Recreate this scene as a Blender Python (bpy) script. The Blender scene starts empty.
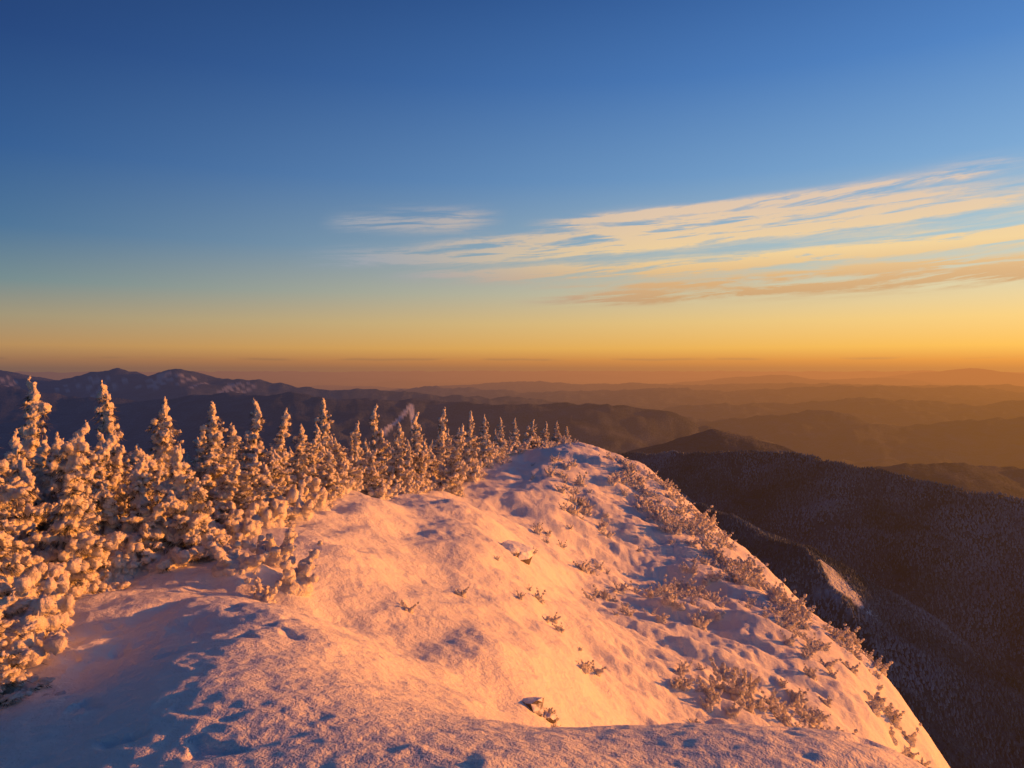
import bpy, math, random
import numpy as np
from mathutils import Vector, Matrix
random.seed(7); rng=np.random.default_rng(7)
scene=bpy.context.scene
SUN_AZ=math.radians(80); SUN_EL=math.radians(6)
# ------------------------------------------------------------------ noise
def _h(ix,iy,s):
    n=(ix.astype(np.int64)*374761393+iy.astype(np.int64)*668265263+s*974634777)&0xffffffff
    n=((n^(n>>13))*1274126177)&0xffffffff
    n=(n^(n>>16))&0xffffffff
    return n/4294967295.0*2*math.pi
def pn(x,y,s=0):
    x=np.asarray(x,float);y=np.asarray(y,float)
    ix=np.floor(x);iy=np.floor(y);fx=x-ix;fy=y-iy
    u=fx*fx*fx*(fx*(fx*6-15)+10);v=fy*fy*fy*(fy*(fy*6-15)+10)
    def g(a,b):
        t=_h(ix+a,iy+b,s);return np.cos(t)*(fx-a)+np.sin(t)*(fy-b)
    return 1.5*((g(0,0)*(1-u)+g(1,0)*u)*(1-v)+(g(0,1)*(1-u)+g(1,1)*u)*v)
def fbm(x,y,o=4,s=0,gain=.5):
    a=1;r=0
    for i in range(o):
        r=r+a*pn(x,y,s+i*17);x=x*2.03+3.1;y=y*2.03-1.7;a*=gain
    return r
def sstep(a,b,x):
    t=np.clip((x-a)/(b-a),0,1);return t*t*(3-2*t)
# ------------------------------------------------------------------ summit ridge height
CP=np.array([
(0,0,-1.65),(0,3.3,-1.80),(1.3,3.2,-1.98),(-1.9,3.4,-1.86),(-3.1,4.5,-2.14),(-2.9,6,-2.25),(-1.86,6.5,-2.26),
(2.3,4.8,-2.47),(1.2,4.7,-2.29),(0.15,4.2,-2.11),(2.5,2.5,-2.28),(3.5,0,-2.8),(-4,1,-2.6),(-6,3,-3.0),
(-1.2,5,-2.08),(-.5,6,-2.75),(1.2,6.4,-3.6),(3.0,6.4,-4.5),(4.5,5,-4.6),(5,2,-4.4),
(-1.3,8.5,-3.24),(-.15,9.5,-3.6),(.32,8.5,-3.95),(1.6,11,-5.2),(4.5,10,-6.3),(7,10,-7.6),
(-3.15,11,-2.85),(-3.0,9,-2.75),(-4.7,8.5,-2.55),(-4.15,6,-2.4),(-3.5,14,-2.9),(-3.6,20,-3.8),(-3.7,33,-5.3),(-2.3,28,-5.1),
(-1.8,12,-3.4),(-.3,18,-4.4),(2.6,22,-6.9),(2,38,-7.0),(6.2,33,-8.3),(8,25,-8.5),(4.1,16,-6.7),(6.2,16,-7.6),(7.1,15,-8.1),
(9.2,18,-9.05),(9.5,18,-9.7),(13.0,30,-10.7),(11.6,23,-10.3),(11.4,45,-8.5),(9.5,55,-7.4),(5.3,62,-7.1),(3.9,60,-6.8),(-.8,48,-5.9),(1,53,-6.1),
(-7,8,-3.0),(-8,12,-3.8),(-10,18,-5.2),(-12,30,-8),(-10,45,-9),(-6,60,-10),(-14,5,-6),(-20,15,-12),(-22,40,-18),(-30,25,-22),
(14,18,-16),(18,24,-18),(20,32,-19),(19,42,-17),(17,55,-15),(12,68,-13),(5,75,-12),(-5,80,-16),(12,12,-13),(12,5,-11),
(30,30,-32),(30,60,-32),(10,100,-30),(-15,100,-35),(30,10,-30),
(0,-8,-1.9),(-8,-8,-4),(8,-8,-5),(0,-40,-6),(-35,-40,-22),(35,-40,-30),(-40,60,-40),(45,90,-60),(-40,110,-60)],float)
def _phi(r2): return 0.5*r2*np.log(r2+1e-9)
def _w(x,y):
    r=np.sqrt(x*x+y*y)+1e-9; k=6*np.log1p(r/6)/r
    return x*k,y*k
_cx,_cy=_w(CP[:,0],CP[:,1]); n=len(CP)
K=_phi((_cx[:,None]-_cx)**2+(_cy[:,None]-_cy)**2)+np.eye(n)*.012
Pm=np.stack([np.ones(n),_cx,_cy],1)
A=np.block([[K,Pm],[Pm.T,np.zeros((3,3))]])
scl=6+np.hypot(CP[:,0],CP[:,1])
SOL=np.linalg.solve(A,np.concatenate([CP[:,2]/scl,np.zeros(3)]))
def H0(x,y):
    x=np.asarray(x,float);y=np.asarray(y,float)
    wx,wy=_w(x,y); r=SOL[n]+SOL[n+1]*wx+SOL[n+2]*wy
    for i in range(n): r=r+SOL[i]*_phi((wx-_cx[i])**2+(wy-_cy[i])**2)
    return r*(6+np.hypot(x,y))
def gb(x,y,cx,cy,sx,sy,a,rot=0):
    c,s=math.cos(rot),math.sin(rot);dx=x-cx;dy=y-cy
    u=dx*c+dy*s;v=-dx*s+dy*c
    return a*np.exp(-(u/sx)**2-(v/sy)**2)
def H(x,y):
    x=np.asarray(x,float);y=np.asarray(y,float)
    r=np.hypot(x,y)
    z=H0(x,y)
    far=sstep(7,22,r)
    z=z+far*.50*fbm(x/7.5,y/9,3,3)
    face=sstep(0,4,x-(-2+.08*y))*sstep(8,14,r)
    # fluted snow runnels falling down the sunny face
    q=(y+.55*x)
    rn=fbm(q/2.0+.35*pn(x/5,y/5,9),x/12,3,21)
    z=z+face*.26*rn
    z=z+face*.08*fbm(q/.7,x/1.8,3,23)+face*.035*fbm(x/.35,y/.5,2,25)
    z=z+gb(x,y,-.9,21,1.5,3.2,.5,.15)+gb(x,y,-2.6,11.5,1.1,1.3,.25)-gb(x,y,-2.4,17,.8,3,.25,.1)
    z=z+gb(x,y,-3.4,9.3,.5,.5,.18)+gb(x,y,-2.6,9.0,.35,.35,.12)
    z=z+gb(x,y,2.2,40,1.6,9,.5,-.1)
    z=z+.08*fbm(x/1.3+5,y/1.6,3,31)*sstep(3,8,r)+.025*fbm(x/1.3+5,y/1.6,3,31)
    # wind-carved drifts: rounded crests elongated with the wind
    u=x*.86+y*.5;v=y*.86-x*.5
    rd=1-np.abs(fbm(v/.9+.4*pn(x/1.5,y/1.5,53),u/3.4,3,51))*1.6
    z=z+.045*rd*sstep(-.3,.5,pn(x/3.5,y/4.5,55))*sstep(6,10,r)
    # wind crust / sastrugi
    cr=1-np.abs(pn(x/.42+.5*pn(x/.8,y/.8,5),y/.17,40))*2
    z=z+.011*cr*sstep(-.2,.5,pn(x/1.7,y/1.4,41))*(1+1.8*sstep(7,18,r))
    z=z+.014*fbm(v/.16,u/.5,2,57)*sstep(-.1,.4,pn(x/2.3,y/2.9,59))*sstep(5,9,r)
    z=z+.008*pn(x/.11,y/.09,42)+.016*np.maximum(0,pn(x/.22,y/.2,44)-.25)*2*sstep(0,.5,pn(x/1.1,y/.9,47))
    # trampled tracks on the near crest
    z=z-.03*sstep(.2,.6,pn(x/.28,y/.24,45))*sstep(.0,.4,fbm(x/1.2+9,y/1.2,2,46))*(1-sstep(7,9,r))
    return z
# ------------------------------------------------------------------ valley & ranges
def ridge(x,y,pts,slope):
    best=np.full(x.shape,-1e9)
    for (a,b) in zip(pts[:-1],pts[1:]):
        ax,ay,az=a;bx,by,bz=b;dx,dy=bx-ax,by-ay
        t=np.clip(((x-ax)*dx+(y-ay)*dy)/(dx*dx+dy*dy),0,1)
        d=np.hypot(x-ax-t*dx,y-ay-t*dy)
        best=np.maximum(best,az+t*(bz-az)-slope*d)
    return best
R_NEAR=[(120,1750,-200),(280,1500,-174),(356,1400,-154),(471,1300,-148),(548,1200,-154),(603,1150,-162),(726,1050,-186),(900,960,-190),(1250,850,-140),(1800,600,-110)]  # last points lie out of view, raised to shade the slope from the sun
R_SPUR=[(270,1250,-215),(281,1000,-192),(331,850,-208),(353,750,-240),(341,650,-282),(320,520,-350)]
R_CONE=[(560,2500,-310),(620,2500,-280),(700,2560,-252),(783,2600,-212),(871,2600,-236),(1000,2500,-290),(1200,2400,-380)]
R_RIGHT=[(1300,3300,-470),(1532,3000,-384),(1776,3000,-368),(2075,3000,-400),(2700,2900,-400)]
R_MID=[(-2400,5800,-215),(-1700,5600,-170),(-1350,5500,-205),(-758,5500,-215),(-163,5500,-268),(357,5500,-258),(951,5500,-292),(1397,5400,-375),(1840,5300,-500)]
R_L1=[(-5600,6000,-100),(-4151,6000,-140),(-3600,6000,-200),(-3097,6000,-255),(-2500,6000,-215),(-1962,6000,-276),(-1300,6300,-330)]
R_L2=[(-8500,9000,-150),(-6227,9000,10),(-5740,9000,-150),(-4889,9000,-20),(-4400,9000,-115),(-3916,9000,0),(-3308,9000,-105),(-2700,9000,-190),(-1970,9000,-252),(-754,9000,-300),(1000,9500,-420)]
R_F=[(14500,30000,-420),(16946,30000,-250),(18568,30000,10),(19600,30000,-180),(21200,30000,-260),(26000,30000,-200)]
R_F2=[(6000,26000,-560),(9000,26000,-220),(10100,26000,-330),(11000,26000,-390),(13000,26000,-330)]
R_F3=[(-2000,21000,-500),(600,21000,-360),(3000,21000,-440),(7000,19000,-400),(12000,18000,-400)]
R_F4=[(2500,11000,-560),(4000,11000,-500),(5200,11000,-430),(6500,10800,-490),(8000,10500,-420),(11000,10000,-430)]
R_F5=[(900,8000,-640),(2000,8000,-520),(3300,7800,-480),(4300,7600,-560),(5600,7400,-470),(7000,7000,-500)]
R_F6=[(-4000,15000,-520),(-1500,15500,-400),(200,15000,-470),(2500,15000,-390),(4500,15500,-440),(6500,15000,-370),(9500,15000,-400)]
def G(x,y):
    x=np.asarray(x,float);y=np.asarray(y,float);r=np.hypot(x,y)
    k=np.clip(r/5000,.15,1)
    xx=x+220*k*fbm(x/1500,y/1500,3,61);yy=y+220*k*fbm(x/1500,y/1500,3,67)
    base=-830+150*fbm(x/3800,y/3800,4,71)+sstep(9000,30000,r)*170*fbm(x/9000,y/3500,4,75)+sstep(25000,60000,r)*260
    flank=-48-.62*(r-60)-60*sstep(60,300,r)
    L=[base,np.maximum(flank,-1400)]
    crest=45*fbm(x/1300,y/1300,4,111)*sstep(2000,6000,r)
    for R,s in ((R_CONE,.36),(R_RIGHT,.32),(R_MID,.30),(R_L1,.30),(R_L2,.29),(R_F,.12),(R_F2,.10),(R_F3,.10),(R_F4,.16),(R_F5,.2),(R_F6,.12)):
        L.append(ridge(xx,yy,R,s)+crest*(1 if R[0][1]<28000 else .3))
    x2=x+18*fbm(x/160,y/160,3,81); y2=y+18*fbm(x/160,y/160,3,83)
    L.append(ridge(x2,y2,R_NEAR,.48)); L.append(ridge(x2,y2,R_SPUR,.55))
    L=np.stack(L); m=L.max(0); kk=np.clip(r*.004,2,25)
    z=m+kk*np.log(np.exp((L-m)/kk).sum(0))-kk*.3
    rid=1-2*np.abs(fbm(x/900,y/900,4,91))
    z=z+sstep(2500,5000,r)*(1-sstep(15000,30000,r))*42*(rid-.5)*sstep(165,370,-z)
    z=z+6*fbm(x/90,y/90,3,95)*sstep(200,600,r)
    return z
# ------------------------------------------------------------------ mesh helpers
def mesh_np(name,verts,faces,smooth=True):
    me=bpy.data.meshes.new(name)
    verts=np.ascontiguousarray(verts,np.float32);faces=np.ascontiguousarray(faces,np.int32)
    nf,k=faces.shape
    me.vertices.add(len(verts));me.vertices.foreach_set('co',verts.ravel())
    me.loops.add(nf*k);me.loops.foreach_set('vertex_index',faces.ravel())
    me.polygons.add(nf);me.polygons.foreach_set('loop_start',np.arange(0,nf*k,k,dtype=np.int32))
    try: me.polygons.foreach_set('loop_total',np.full(nf,k,np.int32))
    except Exception: pass
    me.update(calc_edges=True);me.validate()
    me.polygons.foreach_set('use_smooth',np.full(len(me.polygons),smooth))
    me.update()
    return me
def link(name,me,mat=None,parent=None):
    o=bpy.data.objects.new(name,me);scene.collection.objects.link(o)
    if mat and me is not None and not me.materials: me.materials.append(mat)
    if parent: o.parent=parent
    return o
def polar(angs,rads,fn):
    a,r=np.meshgrid(angs,rads)
    x=(r*np.sin(a)).ravel();y=(r*np.cos(a)).ravel();z=fn(x,y)
    na,nr=len(angs),len(rads)
    i=np.arange(nr-1)[:,None]*na+np.arange(na)[None,:]
    j=np.arange(nr-1)[:,None]*na+(np.arange(na)[None,:]+1)%na
    f=np.stack([i,i+na,j+na,j],-1).reshape(-1,4)[:, ::-1]
    return np.stack([x,y,z],1),f
# ------------------------------------------------------------------ node expression helper
class N:
    def __init__(s,nt,sock): s.nt=nt;s.s=sock
    def _m(s,op,*o):
        nd=s.nt.nodes.new('ShaderNodeMath');nd.operation=op
        for i,v in enumerate((s,)+o):
            if isinstance(v,N): s.nt.links.new(v.s,nd.inputs[i])
            else: nd.inputs[i].default_value=float(v)
        return N(s.nt,nd.outputs[0])
    def __add__(s,o):return s._m('ADD',o)
    __radd__=__add__
    def __mul__(s,o):return s._m('MULTIPLY',o)
    __rmul__=__mul__
    def __sub__(s,o):return s._m('SUBTRACT',o)
    def __rsub__(s,o):return (s*-1)+o
    def __truediv__(s,o):return s._m('DIVIDE',o)
    def ss(s,a,b):
        nd=s.nt.nodes.new('ShaderNodeMapRange');nd.interpolation_type='SMOOTHSTEP'
        s.nt.links.new(s.s,nd.inputs[0]);nd.inputs[1].default_value=a;nd.inputs[2].default_value=b
        return N(s.nt,nd.outputs[0])
    def lin(s,a,b):
        nd=s.nt.nodes.new('ShaderNodeMapRange')
        s.nt.links.new(s.s,nd.inputs[0]);nd.inputs[1].default_value=a;nd.inputs[2].default_value=b
        return N(s.nt,nd.outputs[0])
def comb(nt,x,y,z=0):
    nd=nt.nodes.new('ShaderNodeCombineXYZ')
    for i,v in enumerate((x,y,z)):
        if isinstance(v,N): nt.links.new(v.s,nd.inputs[i])
        else: nd.inputs[i].default_value=v
    return nd.outputs[0]
def noise(nt,vec,scale,detail=4,rough=.5,dist=0):
    nd=nt.nodes.new('ShaderNodeTexNoise');nd.inputs['Scale'].default_value=scale
    nd.inputs['Detail'].default_value=detail;nd.inputs['Roughness'].default_value=rough;nd.inputs['Distortion'].default_value=dist
    if vec is not None: nt.links.new(vec,nd.inputs['Vector'])
    return N(nt,nd.outputs['Fac'])
def mixc(nt,fac,a,b):
    nd=nt.nodes.new('ShaderNodeMix');nd.data_type='RGBA'
    for i,v in ((0,fac),(6,a),(7,b)):
        if isinstance(v,N): nt.links.new(v.s,nd.inputs[i])
        elif hasattr(v,'is_linked'): nt.links.new(v,nd.inputs[i])
        elif i==0: nd.inputs[0].default_value=v
        else: nd.inputs[i].default_value=(*v,1)
    return nd.outputs[2]
def lin3(c): return tuple(((v/255)/12.92 if v/255<.04045 else ((v/255+.055)/1.055)**2.4) for v in c)
def ramp(nt,fac,stops):
    nd=nt.nodes.new('ShaderNodeValToRGB');cr=nd.color_ramp
    while len(cr.elements)<len(stops): cr.elements.new(.5)
    for e,(p,c) in zip(cr.elements,stops): e.position=p;e.color=(*lin3(c),1)
    nt.links.new(fac.s,nd.inputs[0]);return nd.outputs[0]
def sep(nt,vec):
    nd=nt.nodes.new('ShaderNodeSeparateXYZ');nt.links.new(vec,nd.inputs[0])
    return [N(nt,o) for o in nd.outputs]
SX,SY=math.sin(SUN_AZ),math.cos(SUN_AZ)
# ------------------------------------------------------------------ world
w=bpy.data.worlds.new('World');scene.world=w;w.use_nodes=True;nt=w.node_tree;nt.nodes.clear()
out=nt.nodes.new('ShaderNodeOutputWorld')
sky=nt.nodes.new('ShaderNodeTexSky');sky.sky_type='NISHITA';sky.sun_disc=False
sky.sun_elevation=SUN_EL;sky.sun_rotation=SUN_AZ;sky.altitude=1300
bg1=nt.nodes.new('ShaderNodeBackground');bg1.inputs[1].default_value=.05
hs=nt.nodes.new('ShaderNodeHueSaturation');hs.inputs['Value'].default_value=.3;hs.inputs['Saturation'].default_value=1.15
nt.links.new(sky.outputs[0],hs.inputs['Color']);nt.links.new(hs.outputs[0],bg1.inputs[0])
tc=nt.nodes.new('ShaderNodeTexCoord');x,y,z=sep(nt,tc.outputs['Generated'])
hr=(x*x+y*y)._m('SQRT')._m('MAXIMUM',1e-4)
el=z/hr; t=((x*SX+y*SY)/hr).lin(-.42,.72)
pos=lambda e:(e+.05)/.85
Ls=[(-.02,(106,82,84)),(0,(114,84,82)),(.009,(144,100,80)),(.026,(178,132,86)),(.06,(158,142,114)),(.1,(110,132,138)),(.16,(68,108,148)),(.25,(42,86,144)),(.38,(26,62,122)),(.5,(20,50,104)),(.8,(12,28,66))]
Rs=[(-.02,(194,124,68)),(0,(206,128,64)),(.009,(232,146,62)),(.026,(254,188,80)),(.06,(252,206,122)),(.1,(228,210,166)),(.16,(176,198,204)),(.25,(124,168,212)),(.38,(80,132,198)),(.5,(56,104,172)),(.8,(20,48,100))]
fe=pos(el)
cl=ramp(nt,fe,[(pos(e),c) for e,c in Ls]);crr=ramp(nt,fe,[(pos(e),c) for e,c in Rs])
col=mixc(nt,t,cl,crr)
# cirrus
az=x._m('ARCTAN2',y)
v1=comb(nt,az*3.2,(el-az*.05)*30,0)
wob=(noise(nt,v1,1.0,2)-.5)
v2=comb(nt,az*9+wob*1.5,(el-az*.06)*120+wob*4,3.3)
fil=noise(nt,v2,1.0,5,.62)
v3=comb(nt,az*70,(el-az*.03)*260,7)
rip=noise(nt,v3,1.0,2,.6)
def streak(a0,e0,a1,e1,w0,w1,amp):
    k=(e1-e0)/(a1-a0)
    line=(az-a0)*k+e0+wob*.024
    u=az.lin(a0,a1); wd=u*(w1-w0)+w0
    d=(el-line)/wd
    g=(d*d*-1)._m('EXPONENT')
    return g*az.ss(a0,a0+.22*(a1-a0))*(amp)
S1=streak(.0,.190,.56,.226,.006,.009,1.9)*(1-az.ss(.52,.62))
S2=streak(-.30,.140,.60,.190,.011,.009,2.2)*(1-az.ss(.50,.64))
S3=streak(-.20,.120,.75,.152,.009,.009,2.3)
S4=streak(-.02,.090,.8,.110,.007,.010,1.9)
S5=streak(-.26,.188,.0,.203,.009,.012,1.3)*(1-az.ss(-.10,.0))
S6=streak(-.16,.164,.60,.209,.008,.006,1.7)*(1-az.ss(.4,.62))
S7=streak(.0,.106,.8,.126,.004,.006,1.3)
veil=el.ss(.085,.12)*(1-el.ss(.19,.23))*az.ss(.0,.55)*.36
dens=(S1+S2+S3+S4+S5+S6+S7+veil)*(fil.ss(.33,.64))*(rip.ss(.2,.6)*.4+.65)
dens=(dens*1.0)._m('MINIMUM',.88)
ccol=ramp(nt,el.lin(.08,.24),[(0,(196,146,98)),(.2,(224,170,108)),(.42,(254,212,142)),(.75,(240,204,164)),(1,(230,200,176))])
ccolL=mixc(nt,az.ss(-.3,.25),(.30,.35,.44),ccol)
col=mixc(nt,dens,col,ccolL)
bar=((((el-.0115-(noise(nt,comb(nt,az*9,0,5),1,2)-.5)*.006)/.0016)));bar=(bar*bar*-1)._m('EXPONENT')*noise(nt,comb(nt,az*14,el*60,9),1,2).ss(.42,.6)*.4
col=mixc(nt,bar,col,mixc(nt,t,lin3((100,78,76)),lin3((192,130,80))))
bg2=nt.nodes.new('ShaderNodeBackground');bg2.inputs[1].default_value=.93
nt.links.new(col,bg2.inputs[0])
ad=nt.nodes.new('ShaderNodeAddShader');nt.links.new(bg1.outputs[0],ad.inputs[0]);nt.links.new(bg2.outputs[0],ad.inputs[1])
nt.links.new(ad.outputs[0],out.inputs[0])
w.cycles.sampling_method='MANUAL';w.cycles.sample_map_resolution=512
# ------------------------------------------------------------------ materials
def newmat(name):
    m=bpy.data.materials.new(name);m.use_nodes=True;nt=m.node_tree
    b=nt.nodes['Principled BSDF'];return m,nt,b,nt.nodes['Material Output']
def geo(nt): return nt.nodes.new('ShaderNodeNewGeometry')
def bump(nt,b,h,dist,strength=1,prev=None):
    nd=nt.nodes.new('ShaderNodeBump');nd.inputs['Distance'].default_value=dist;nd.inputs['Strength'].default_value=strength
    nt.links.new(h.s,nd.inputs['Height'])
    if prev: nt.links.new(prev.outputs[0],nd.inputs['Normal'])
    nt.links.new(nd.outputs[0],b.inputs['Normal']);return nd
def snow_mat(name,c,fine=1.0,two=True):
    m,nt,b,o=newmat(name);g=geo(nt)
    b.inputs['Base Color'].default_value=(*c,1)
    b.inputs['Roughness'].default_value=.7;b.inputs['Specular IOR Level'].default_value=.12
    h1=noise(nt,g.outputs['Position'],9 if two else 30,4,.65);p=bump(nt,b,h1,.055*fine,.7)
    if two:
        h2=noise(nt,g.outputs['Position'],70,2,.7);bump(nt,b,h2,.009*fine,.8,p)
    return m
M_snow=snow_mat('wind_packed_snow',(.88,.845,.79))
M_rime=snow_mat('rime_snow',(.72,.68,.64),1.0,False)
def haze_glow(nt,b,o,L=14000):  # airlight painted into the far materials as emission, growing with distance
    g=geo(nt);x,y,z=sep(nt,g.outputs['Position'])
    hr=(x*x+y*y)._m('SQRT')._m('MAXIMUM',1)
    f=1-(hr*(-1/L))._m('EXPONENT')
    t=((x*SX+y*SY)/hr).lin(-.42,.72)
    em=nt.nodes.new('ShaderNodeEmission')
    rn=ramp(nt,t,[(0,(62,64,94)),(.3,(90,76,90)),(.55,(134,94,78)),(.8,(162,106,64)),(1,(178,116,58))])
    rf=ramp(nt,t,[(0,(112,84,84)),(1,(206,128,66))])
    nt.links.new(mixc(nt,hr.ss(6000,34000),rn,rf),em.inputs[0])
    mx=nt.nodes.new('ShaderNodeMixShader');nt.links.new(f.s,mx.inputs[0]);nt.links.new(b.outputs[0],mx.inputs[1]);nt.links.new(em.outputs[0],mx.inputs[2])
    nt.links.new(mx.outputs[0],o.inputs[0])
M_far,nt,b,o=newmat('winter_forest_slopes');g=geo(nt)
at=nt.nodes.new('ShaderNodeAttribute');at.attribute_name='snow'
n1=noise(nt,g.outputs['Position'],.006,5,.65);n2=noise(nt,g.outputs['Position'],.09,3,.7)
c=mixc(nt,(n1*.5+n2*.5).ss(.35,.72),(.035,.045,.06),(.12,.145,.19))
c=mixc(nt,N(nt,at.outputs['Fac']),c,(.75,.78,.85));nt.links.new(c,b.inputs['Base Color'])
b.inputs['Roughness'].default_value=.95;b.inputs['Specular IOR Level'].default_value=0
bump(nt,b,n2,9,.8);haze_glow(nt,b,o)
M_forest,nt,b,o=newmat('frosted_conifers');at=nt.nodes.new('ShaderNodeAttribute');at.attribute_name='frost'
c=mixc(nt,N(nt,at.outputs['Fac']),(.035,.05,.07),(.26,.33,.45));nt.links.new(c,b.inputs['Base Color']);b.inputs['Roughness'].default_value=.95;b.inputs['Specular IOR Level'].default_value=0;haze_glow(nt,b,o)
def needle(name,lo,hi,a=.42,b2=.62):
    m,nt,b,o=newmat(name);g=geo(nt);nz=noise(nt,g.outputs['Position'],9,2)
    nt.links.new(mixc(nt,nz.ss(a,b2),lo,hi),b.inputs['Base Color']);b.inputs['Roughness'].default_value=.8;return m
M_needle=needle('fir_needles',(.04,.04,.022),(.34,.30,.26))
M_twig=needle('frosted_twigs',(.25,.20,.16),(.74,.70,.66),.36,.56)
M_bark,nt,b,o=newmat('bark');g=geo(nt);nz=noise(nt,g.outputs['Position'],25,3)
nt.links.new(mixc(nt,nz,(.05,.035,.025),(.16,.12,.09)),b.inputs['Base Color']);b.inputs['Roughness'].default_value=.9
M_rock,nt,b,o=newmat('snow_dusted_rock');g=geo(nt);nx,ny,nzz=sep(nt,g.outputs['Normal'])
nz=noise(nt,g.outputs['Position'],7,5)
rc=mixc(nt,nz,(.05,.042,.036),(.20,.16,.13))
nt.links.new(mixc(nt,(nzz+nz*.9).ss(.45,.75),rc,(.84,.85,.88)),b.inputs['Base Color']);b.inputs['Roughness'].default_value=.85;bump(nt,b,nz,.06)
# ------------------------------------------------------------------ terrain meshes
fr=np.radians(np.linspace(-44,46,860));bk=np.radians(np.linspace(47.5,314.5,130))
angs=np.concatenate([fr,bk]);rads=np.concatenate([[.05,.5],np.geomspace(1.5,150,700)])
V,Fc=polar(angs,rads,H)
link('snowy_ridge_ground',mesh_np('snowy_ridge_ground',V,Fc),M_snow)
fr=np.radians(np.linspace(-44,46,760));angs=np.concatenate([fr,bk]);rads=np.geomspace(75,110000,560)
V,Fc=polar(angs,rads,G)
me=mesh_np('valley_and_mountains',V,Fc)
sn=np.zeros(len(V));X,Y=V[:,0],V[:,1]
def seg(ax,ay,bx,by,wd,amp=1):
    global sn
    dx,dy=bx-ax,by-ay;t=np.clip(((X-ax)*dx+(Y-ay)*dy)/(dx*dx+dy*dy),0,1)
    d=np.hypot(X-ax-t*dx,Y-ay-t*dy);sn=np.maximum(sn,amp*(1-sstep(wd*.6,wd,d)))
seg(-750,5500,-830,4800,20,1);seg(-750,5500,-630,4800,20,1);seg(-800,5150,-700,5180,16,.8)
for cx,cy in ((-4889,8800),(-3916,8850),(-3300,8800),(-6100,8800)):
    for k in range(6):
        ox=cx+random.uniform(-350,350);seg(ox,cy,ox+random.uniform(-150,150),cy-random.uniform(300,700),random.uniform(20,36),.45)
d=np.hypot((X-358)/22,(Y-800)/55)+.9*fbm(X/18,Y/18,3,5);sn=np.maximum(sn,(1-sstep(.4,1.1,d))*.7)
a=me.attributes.new('snow','FLOAT','POINT');a.data.foreach_set('value',sn.astype(np.float32))
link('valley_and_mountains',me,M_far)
def forest(name,x,y,hmin,hmax):
    n=len(x);z=G(x,y);h=rng.uniform(hmin,hmax,n);r=h*rng.uniform(.34,.5,n);a0=rng.uniform(0,6.28,n)
    vs=[np.stack([x+rng.normal(0,.2,n),y,z+h],1)]
    for k in range(5):
        a=a0+k*2*math.pi/5;vs.append(np.stack([x+r*np.cos(a),y+r*np.sin(a),z-.5],1))
    V=np.stack(vs,1).reshape(-1,3);b=np.arange(n)[:,None]*6
    F_=np.concatenate([np.concatenate([b,b+1+k,b+1+(k+1)%5],1) for k in range(5)])
    me=mesh_np(name,V,F_,False);fro=np.repeat(np.clip(rng.normal(.42,.12,n)+.5*fbm(x/140,y/140,4,88),0,1),6)
    a=me.attributes.new('frost','FLOAT','POINT');a.data.foreach_set('value',fro.astype(np.float32))
    link(name,me,M_forest)
m=300000;tx=rng.uniform(80,1150,m);ty=rng.uniform(330,1750,m)
b_=tx/ty;k=(b_>.1)&(b_<.82)&(np.hypot((tx-358)/22,(ty-800)/55)>.75)&(rng.random(m)<.7+.7*fbm(tx/70,ty/70,3,99))
forest('distant_forest',tx[k],ty[k],1.8,4.0)
# ------------------------------------------------------------------ rime-covered firs
bpy.ops.mesh.primitive_ico_sphere_add(subdivisions=2,radius=1);ic=bpy.context.object
ICV=np.array([v.co[:] for v in ic.data.vertices]);ICF=np.array([p.vertices[:] for p in ic.data.polygons]);bpy.data.objects.remove(ic)
texs=[]
for i,s in enumerate((.13,.04)):
    tx_=bpy.data.textures.new('rime%d'%i,'CLOUDS');tx_.noise_scale=s;tx_.noise_depth=2;texs.append(tx_)
def blobs_mesh(name,B,voxel,d1,d2):
    P=np.array([b[0] for b in B]);S=np.array([b[1] for b in B])
    V=(ICV[None]*S[:,None,:]+P[:,None,:]).reshape(-1,3)
    Fb=(ICF[None]+(np.arange(len(B))*len(ICV))[:,None,None]).reshape(-1,3)
    me=mesh_np(name+'_tmp',V,Fb);ob=link(name+'_tmp',me)
    rm=ob.modifiers.new('r','REMESH');rm.mode='VOXEL';rm.voxel_size=voxel;rm.use_smooth_shade=True
    for tt,st in ((texs[0],d1),(texs[1],d2)):
        dm=ob.modifiers.new('d','DISPLACE');dm.texture=tt;dm.texture_coords='LOCAL';dm.strength=st;dm.mid_level=.5
    dg=bpy.context.evaluated_depsgraph_get();m2=bpy.data.meshes.new_from_object(ob.evaluated_get(dg));m2.name=name
    m2.materials.clear();m2.materials.append(M_rime);bpy.data.objects.remove(ob)
    return m2
def feathers(B,per,ext):
    P=np.repeat(np.array([b[0] for b in B]),per,0);S=np.repeat(np.array([b[1] for b in B]),per,0)
    n=len(P);d=rng.normal(size=(n,3));d/=np.linalg.norm(d,axis=1)[:,None]
    s=np.cross(d,rng.normal(size=(n,3)));s/=np.linalg.norm(s,axis=1)[:,None]
    L=rng.uniform(1.1,1.1+ext,n)[:,None];wd=rng.uniform(.007,.014,n)[:,None]
    base=P+d*S*.7
    return np.stack([base-s*wd,base+s*wd,P+d*S*L+np.array([0,0,-.01])],1).reshape(-1,3)
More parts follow.
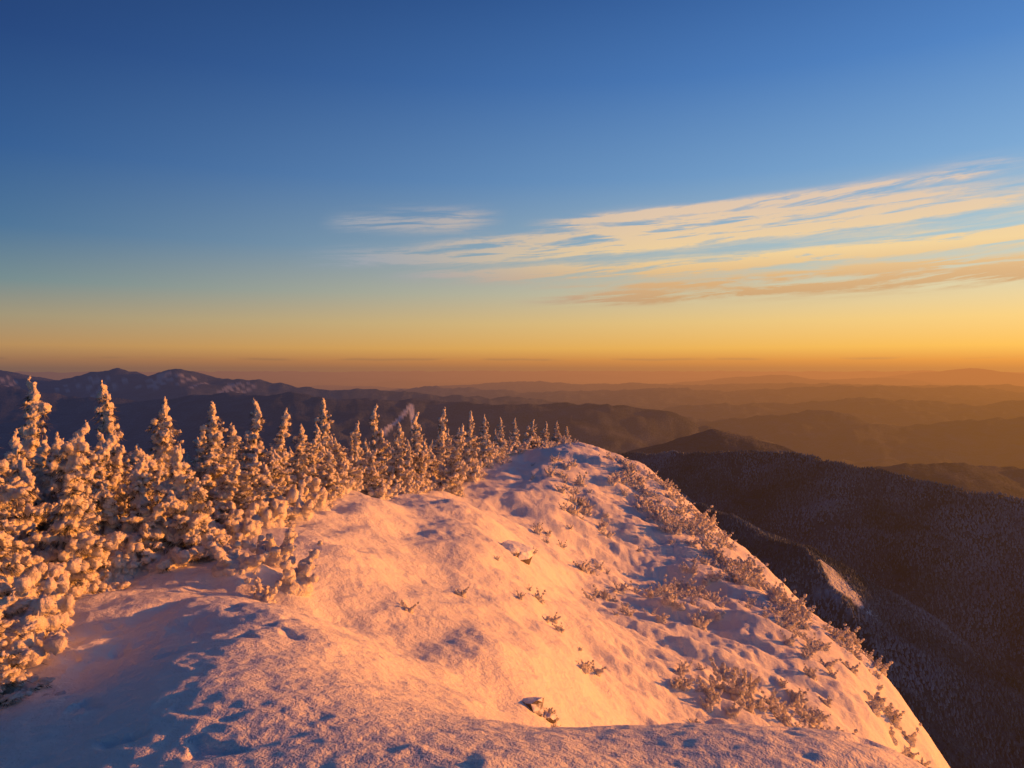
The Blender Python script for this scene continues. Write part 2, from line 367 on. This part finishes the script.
def twig_mesh(name,T,B,per=7,ext=.6,mat=None):
    Vv=[]
    for (p,d,l,wd) in T:
        d=Vector(d).normalized();sd=d.cross(Vector((random.uniform(-1,1),random.uniform(-1,1),random.uniform(-1,1)))).normalized()*wd
        p=Vector(p);Vv+= [(p-sd)[:],(p+sd)[:],(p+d*l)[:]]
    Vf=feathers(B,per,ext);n1=len(Vv)//3;V=np.concatenate([np.array(Vv),Vf])
    me=mesh_np(name,V,np.arange(len(V)).reshape(-1,3),False);me.materials.append(mat or M_needle);me.materials.append(M_rime)
    mi=np.zeros(len(me.polygons),np.int32);mi[n1:]=1;me.polygons.foreach_set('material_index',mi);return me
def tube(path,rads,ns=6):
    V=[];F_=[]
    for p,r in zip(path,rads):
        for k in range(ns):
            a=k*2*math.pi/ns;V.append((p[0]+r*math.cos(a),p[1]+r*math.sin(a),p[2]))
    for i in range(len(path)-1):
        for k in range(ns):
            F_.append((i*ns+k,i*ns+(k+1)%ns,(i+1)*ns+(k+1)%ns,(i+1)*ns+k))
    return V,F_
def make_tree(idx,Ht=3.0,rad=.7,lean=.2,la=0,dens=1.0,gap=.15,voxel=.023):
    random.seed(100+idx);B=[];T=[]
    lx,ly=math.cos(la)*lean,math.sin(la)*lean;kink=random.uniform(-.08,.08)
    ax=lambda h:((h/Ht)**2*lx+kink*math.sin(h/Ht*5),(h/Ht)**2*ly+kink*.6*math.sin(h/Ht*4+1))
    h=.05
    while h<Ht:
        q=h/Ht;cx,cy=ax(h);r=rad*(1-q)**.78*(.8+.36*math.sin(h*4.3+idx*2))+.07
        s=.08+.06*(1-q);B.append(((cx,cy,h),(s,s,s*1.3)))
        nb=max(3,int((3.6+3.8*(1-q))*dens));a0=random.uniform(0,6.28)
        for j in range(nb):
            if random.random()<gap+.12*(1-q): continue
            a=a0+j*2*math.pi/nb+random.uniform(-.4,.4);L=r*random.uniform(.55,1.2)
            rise=random.uniform(-.5,.1)+.45*q;curl=random.uniform(0,.4)
            ns=max(2,int(L/.07));sz=random.uniform(.6,1.35)
            for k in range(1,ns+1):
                u=k/ns;px=cx+math.cos(a)*L*u;py=cy+math.sin(a)*L*u;pz=h+L*(rise*u+curl*u*u)
                rr=sz*.072*(.75+.45*(1-q))*random.uniform(.6,1.3)
                if u>.3 or q>.8: B.append(((px+random.gauss(0,.025),py+random.gauss(0,.025),pz+random.gauss(0,.02)),(rr,rr,rr*random.uniform(.7,1.2))))
                if random.random()<.55 and L>.2:
                    a2=a+random.choice((-1,1))*random.uniform(.6,1.2);l2=random.uniform(.08,.22)
                    for kk in (.5,1):
                        r2=rr*.66;B.append(((px+math.cos(a2)*l2*kk,py+math.sin(a2)*l2*kk,pz+random.uniform(-.05,.06)),(r2,r2,r2*.9)))
                for _ in range(7):
                    dz=-abs(random.gauss(.6,.6));a3=a+random.uniform(-1.3,1.3)
                    T.append(((px,py,pz-rr*.4),(math.cos(a3),math.sin(a3),dz),random.uniform(.12,.24),random.uniform(.006,.011)))
        h+=random.uniform(.12,.19)/dens**.5
    cx,cy=ax(Ht);bx,by=random.uniform(-.025,.025),random.uniform(-.025,.025)
    for k in range(7):
        B.append(((cx+bx*k+random.gauss(0,.015),cy+by*k+random.gauss(0,.015),Ht+.045*k),(.085-.009*k,.085-.009*k,.08)))
    me=blobs_mesh('rime_snow_crown_%d'%idx,B,voxel,.12,.09)
    tw=twig_mesh('needles_%d'%idx,T,B)
    path=[(*ax(Ht*k/10),Ht*k/10-(.4 if k==0 else 0)) for k in range(11)]
    v,f=tube(path,[.085*(1-k/11)+.008 for k in range(11)]);tr=mesh_np('trunk_%d'%idx,np.array(v),np.array(f));tr.materials.append(M_bark)
    return me,tw,tr,Ht+.27
VAR=[make_tree(0,3.0,.62,.2,0,1.0,.15),make_tree(1,3.2,.68,.3,2.6,1.0,.15),make_tree(2,2.6,.62,.35,.4,1.1,.12),
     make_tree(3,3.4,.56,.25,3.4,.95,.2),make_tree(4,2.2,.68,.2,5,1.1,.1),make_tree(5,2.9,.74,.15,1,1.0,.15),make_tree(6,2.0,.5,.4,3,1.0,.08)]
def put_tree(x,y,top,vi,name='snow_covered_fir_tree',parent=None,wide=1.0):
    gz=float(H(x,y));h=max(.5,top-gz);me,tw,tr,hh=VAR[vi%7];s=h/hh
    rz=random.uniform(0,6.28);sw=wide*(.35+.65*s) if s<1 else s*wide
    par=parent
    if parent is None:
        par=bpy.data.objects.new(name,None);scene.collection.objects.link(par)
        par.location=(x,y,gz-.05);par.rotation_euler=(0,0,rz);par.scale=(sw,sw,s)
        for nm,m_ in (('rime_snow',me),('needles',tw),('trunk',tr)): link(nm,m_,None,par)
    else:
        for nm,m_ in (('rime_snow',me),('needles',tw)):
            o=link(nm,m_,None,parent);o.location=(x,y,gz-.05);o.rotation_euler=(0,0,rz);o.scale=(sw,sw,s)
# firs from image pixels, assumed depths: bearing(tan), distance, crown-top height rel. to eye, variant
random.seed(5)
TL=[(-.695,7.2,-.30,0),(-.655,11,-.14,3),(-.60,8.2,-.58,2),(-.53,14,-.24,3),(-.475,12,-.48,5),(-.402,13,-.58,1),(-.357,17,-.72,0),(-.322,15,-.80,3),
(-.44,10,-1.0,4),(-.286,16,-1.2,5),(-.253,22,-.9,1),(-.27,20,-1.5,0),(-.226,18.5,-1.7,2),(-.212,24,-1.7,3),(-.178,28,-1.4,0),(-.152,26,-1.9,5),
(-.187,21.5,-2.3,4),(-.125,32,-1.9,1),(-.097,36,-1.9,3),(-.08,34,-2.6,2),(-.057,40,-2.3,0),(-.036,44,-2.8,5),(-.016,48,-3.2,1),(.005,51,-3.4,3),(.03,54,-3.7,2),
(.045,57,-4.1,0),(.06,59,-4.2,5),(.075,61,-4.8,1),
(-.67,9.5,-.80,5),(-.565,10.5,-.9,0),(-.73,6.4,-.75,4),(-.50,9.8,-1.2,6),(-.245,17,-1.8,6),(-.37,12.2,-1.4,2),(-.70,5.9,-1.2,2),(-.33,12.6,-1.75,4),(-.72,5.0,-1.5,4)]
for bt,D,top,v in TL: put_tree(bt*D,D,top,v,wide=.92)
grp=bpy.data.objects.new('fir_thicket',None);scene.collection.objects.link(grp)
EX=[6,8.5,11,15,20,32,48,62,70];EE=[-4.5,-5.1,-4.6,-4.3,-4.3,-3.9,-1.2,4.4,6]
EY=[6,10,14,20,30,45,62,70];ET=[-1.0,-.95,-1.2,-1.8,-2.5,-3.5,-5.0,-6]
for i in range(250):
    D=8*math.exp(random.random()**.85*math.log(68/8));off=random.uniform(.2,6.5)*min(1,.4+D/40)
    x=np.interp(D,EX,EE)-off
    top=np.interp(D,EY,ET)-random.uniform(-.018,.05)*D-.05
    g=float(H(x,D));top=max(min(top,g+random.uniform(1.4,2.9)),g+.9)
    put_tree(x,D,top,random.randrange(7),parent=grp,wide=random.uniform(.7,1.0))
# ------------------------------------------------------------------ low snowy shrubs
def make_shrub(idx):
    random.seed(300+idx);B=[];T=[]
    for j in range(14):
        a=random.uniform(0,6.28);L=random.uniform(.12,.5);up=random.uniform(.15,.9)
        for k in range(1,5):
            u=k/4;r=random.uniform(.05,.10)*(1.1-.35*u);p=(math.cos(a)*L*u,math.sin(a)*L*u,.05+up*u*L*1.5)
            B.append((p,(r,r,r*.85)))
            for _ in range(2): T.append((p,(math.cos(a)+random.gauss(0,.6),math.sin(a)+random.gauss(0,.6),random.gauss(.3,.6)),random.uniform(.08,.2),random.uniform(.004,.009)))
    B.append(((0,0,0),(.3,.28,.16)))
    return blobs_mesh('shrub_rime_%d'%idx,B,.022,.10,.06),twig_mesh('shrub_twigs_%d'%idx,T,B,mat=M_twig)
SH=[make_shrub(i) for i in range(6)]
sg=bpy.data.objects.new('snowy_shrubs',None);scene.collection.objects.link(sg)
def put_shrub(x,y,s,par=sg,sink=.06):
    m1,m2=SH[random.randrange(6)];rz=random.uniform(0,6.28);g=float(H(x,y));zs=random.uniform(.7,1.3)
    for nm,m_ in (('rime',m1),('twigs',m2)):
        o=link(nm,m_,None,par);o.location=(x,y,g-sink*s);o.rotation_euler=(0,0,rz);o.scale=(s,s,s*zs)
random.seed(11)
def band(x0,y0,x1,y1,n,j,s0,s1):
    for _ in range(n):
        u=random.random();put_shrub(x0+(x1-x0)*u+random.gauss(0,j),y0+(y1-y0)*u+random.gauss(0,j*2),random.uniform(s0,s1)*random.choice((.6,.8,1,1)))
band(-.2,16.5,1.5,11.5,14,.2,.2,.4);band(1.2,30,3.6,22,22,.4,.35,.75);band(2.2,46,4.2,34,30,.5,.5,1.1)
band(6.5,48,8.5,34,60,.6,.6,1.3);band(9.5,40,10.5,25,80,.6,.6,1.2);band(4.2,15,7.2,16,34,.4,.35,.8);band(5.5,22,7.5,30,34,.6,.45,.95)
band(3.0,13,4.8,17,14,.4,.25,.55);band(.1,8.2,.9,8.4,9,.12,.12,.24);band(10,18,12.8,28,40,.4,.35,.9);band(-1,47,5,61,36,.5,.6,1.1);band(3,20,5,27,16,.4,.35,.75)
band(8,20,9.5,26,34,.5,.35,.9);band(9,48,11,40,34,.5,.6,1.2)
for _ in range(30):
    y_=random.uniform(12,55);put_shrub(random.uniform(.5,.2*y_+4),y_,random.uniform(.2,.5))
for D_ in np.geomspace(5.2,55,88):
    put_shrub(float(np.interp(D_,EX,EE))+random.uniform(-.5,.45)+(.35 if D_<6 else 0),D_,random.uniform(.6,1.1)*(1+D_/60))
def lone(x,y,s):
    e=bpy.data.objects.new('snow_covered_shrub',None);scene.collection.objects.link(e);put_shrub(x,y,s,e)
lone(-3.5,9.3,1.0);lone(-2.75,9.2,.9);lone(-3.2,10,.85);lone(-1.4,9.9,.28);lone(-2.9,8.6,.5);lone(-.85,12.2,.3)
# ------------------------------------------------------------------ rocks
def rock(x,y,s,sx=1,sy=1,sz=.7,seed=0,up=.1):
    r=np.random.default_rng(seed);V=ICV.copy()
    for _ in range(9):
        nrm=r.normal(size=3);nrm/=np.linalg.norm(nrm);dd=V@nrm;V=V-np.outer(np.maximum(dd-.62,0),nrm)
    V=V*np.array([sx,sy,sz])*s+r.normal(0,.03*s,V.shape)
    o=link('rock',mesh_np('rock',V,ICF,False),M_rock);o.location=(x,y,float(H(x,y))+up*s)
rock(.05,18.0,.6,1,1.3,.7,1,0);rock(-.15,17.2,.35,1,1,.7,2,-.1);rock(.25,8.2,.15,1.1,.9,.9,3,.2);rock(.42,8.3,.1,1,1,.8,4,.1)
# ------------------------------------------------------------------ sun & camera
sl=bpy.data.lights.new('sun','SUN');sl.energy=6.8;sl.angle=math.radians(.5);sl.color=(1,.295,.025)
so=bpy.data.objects.new('sun',sl);scene.collection.objects.link(so)
sd=Vector((SX*math.cos(SUN_EL),SY*math.cos(SUN_EL),math.sin(SUN_EL)));so.rotation_euler=sd.to_track_quat('Z','Y').to_euler()
cam=bpy.data.cameras.new('camera');cam.lens=26;cam.sensor_width=36;cam.clip_start=.05;cam.clip_end=200000
co=bpy.data.objects.new('camera',cam);scene.collection.objects.link(co);co.rotation_euler=(math.radians(90-1.24),0,0);scene.camera=co
scene.view_settings.view_transform='Standard';scene.view_settings.look='None';scene.view_settings.exposure=0
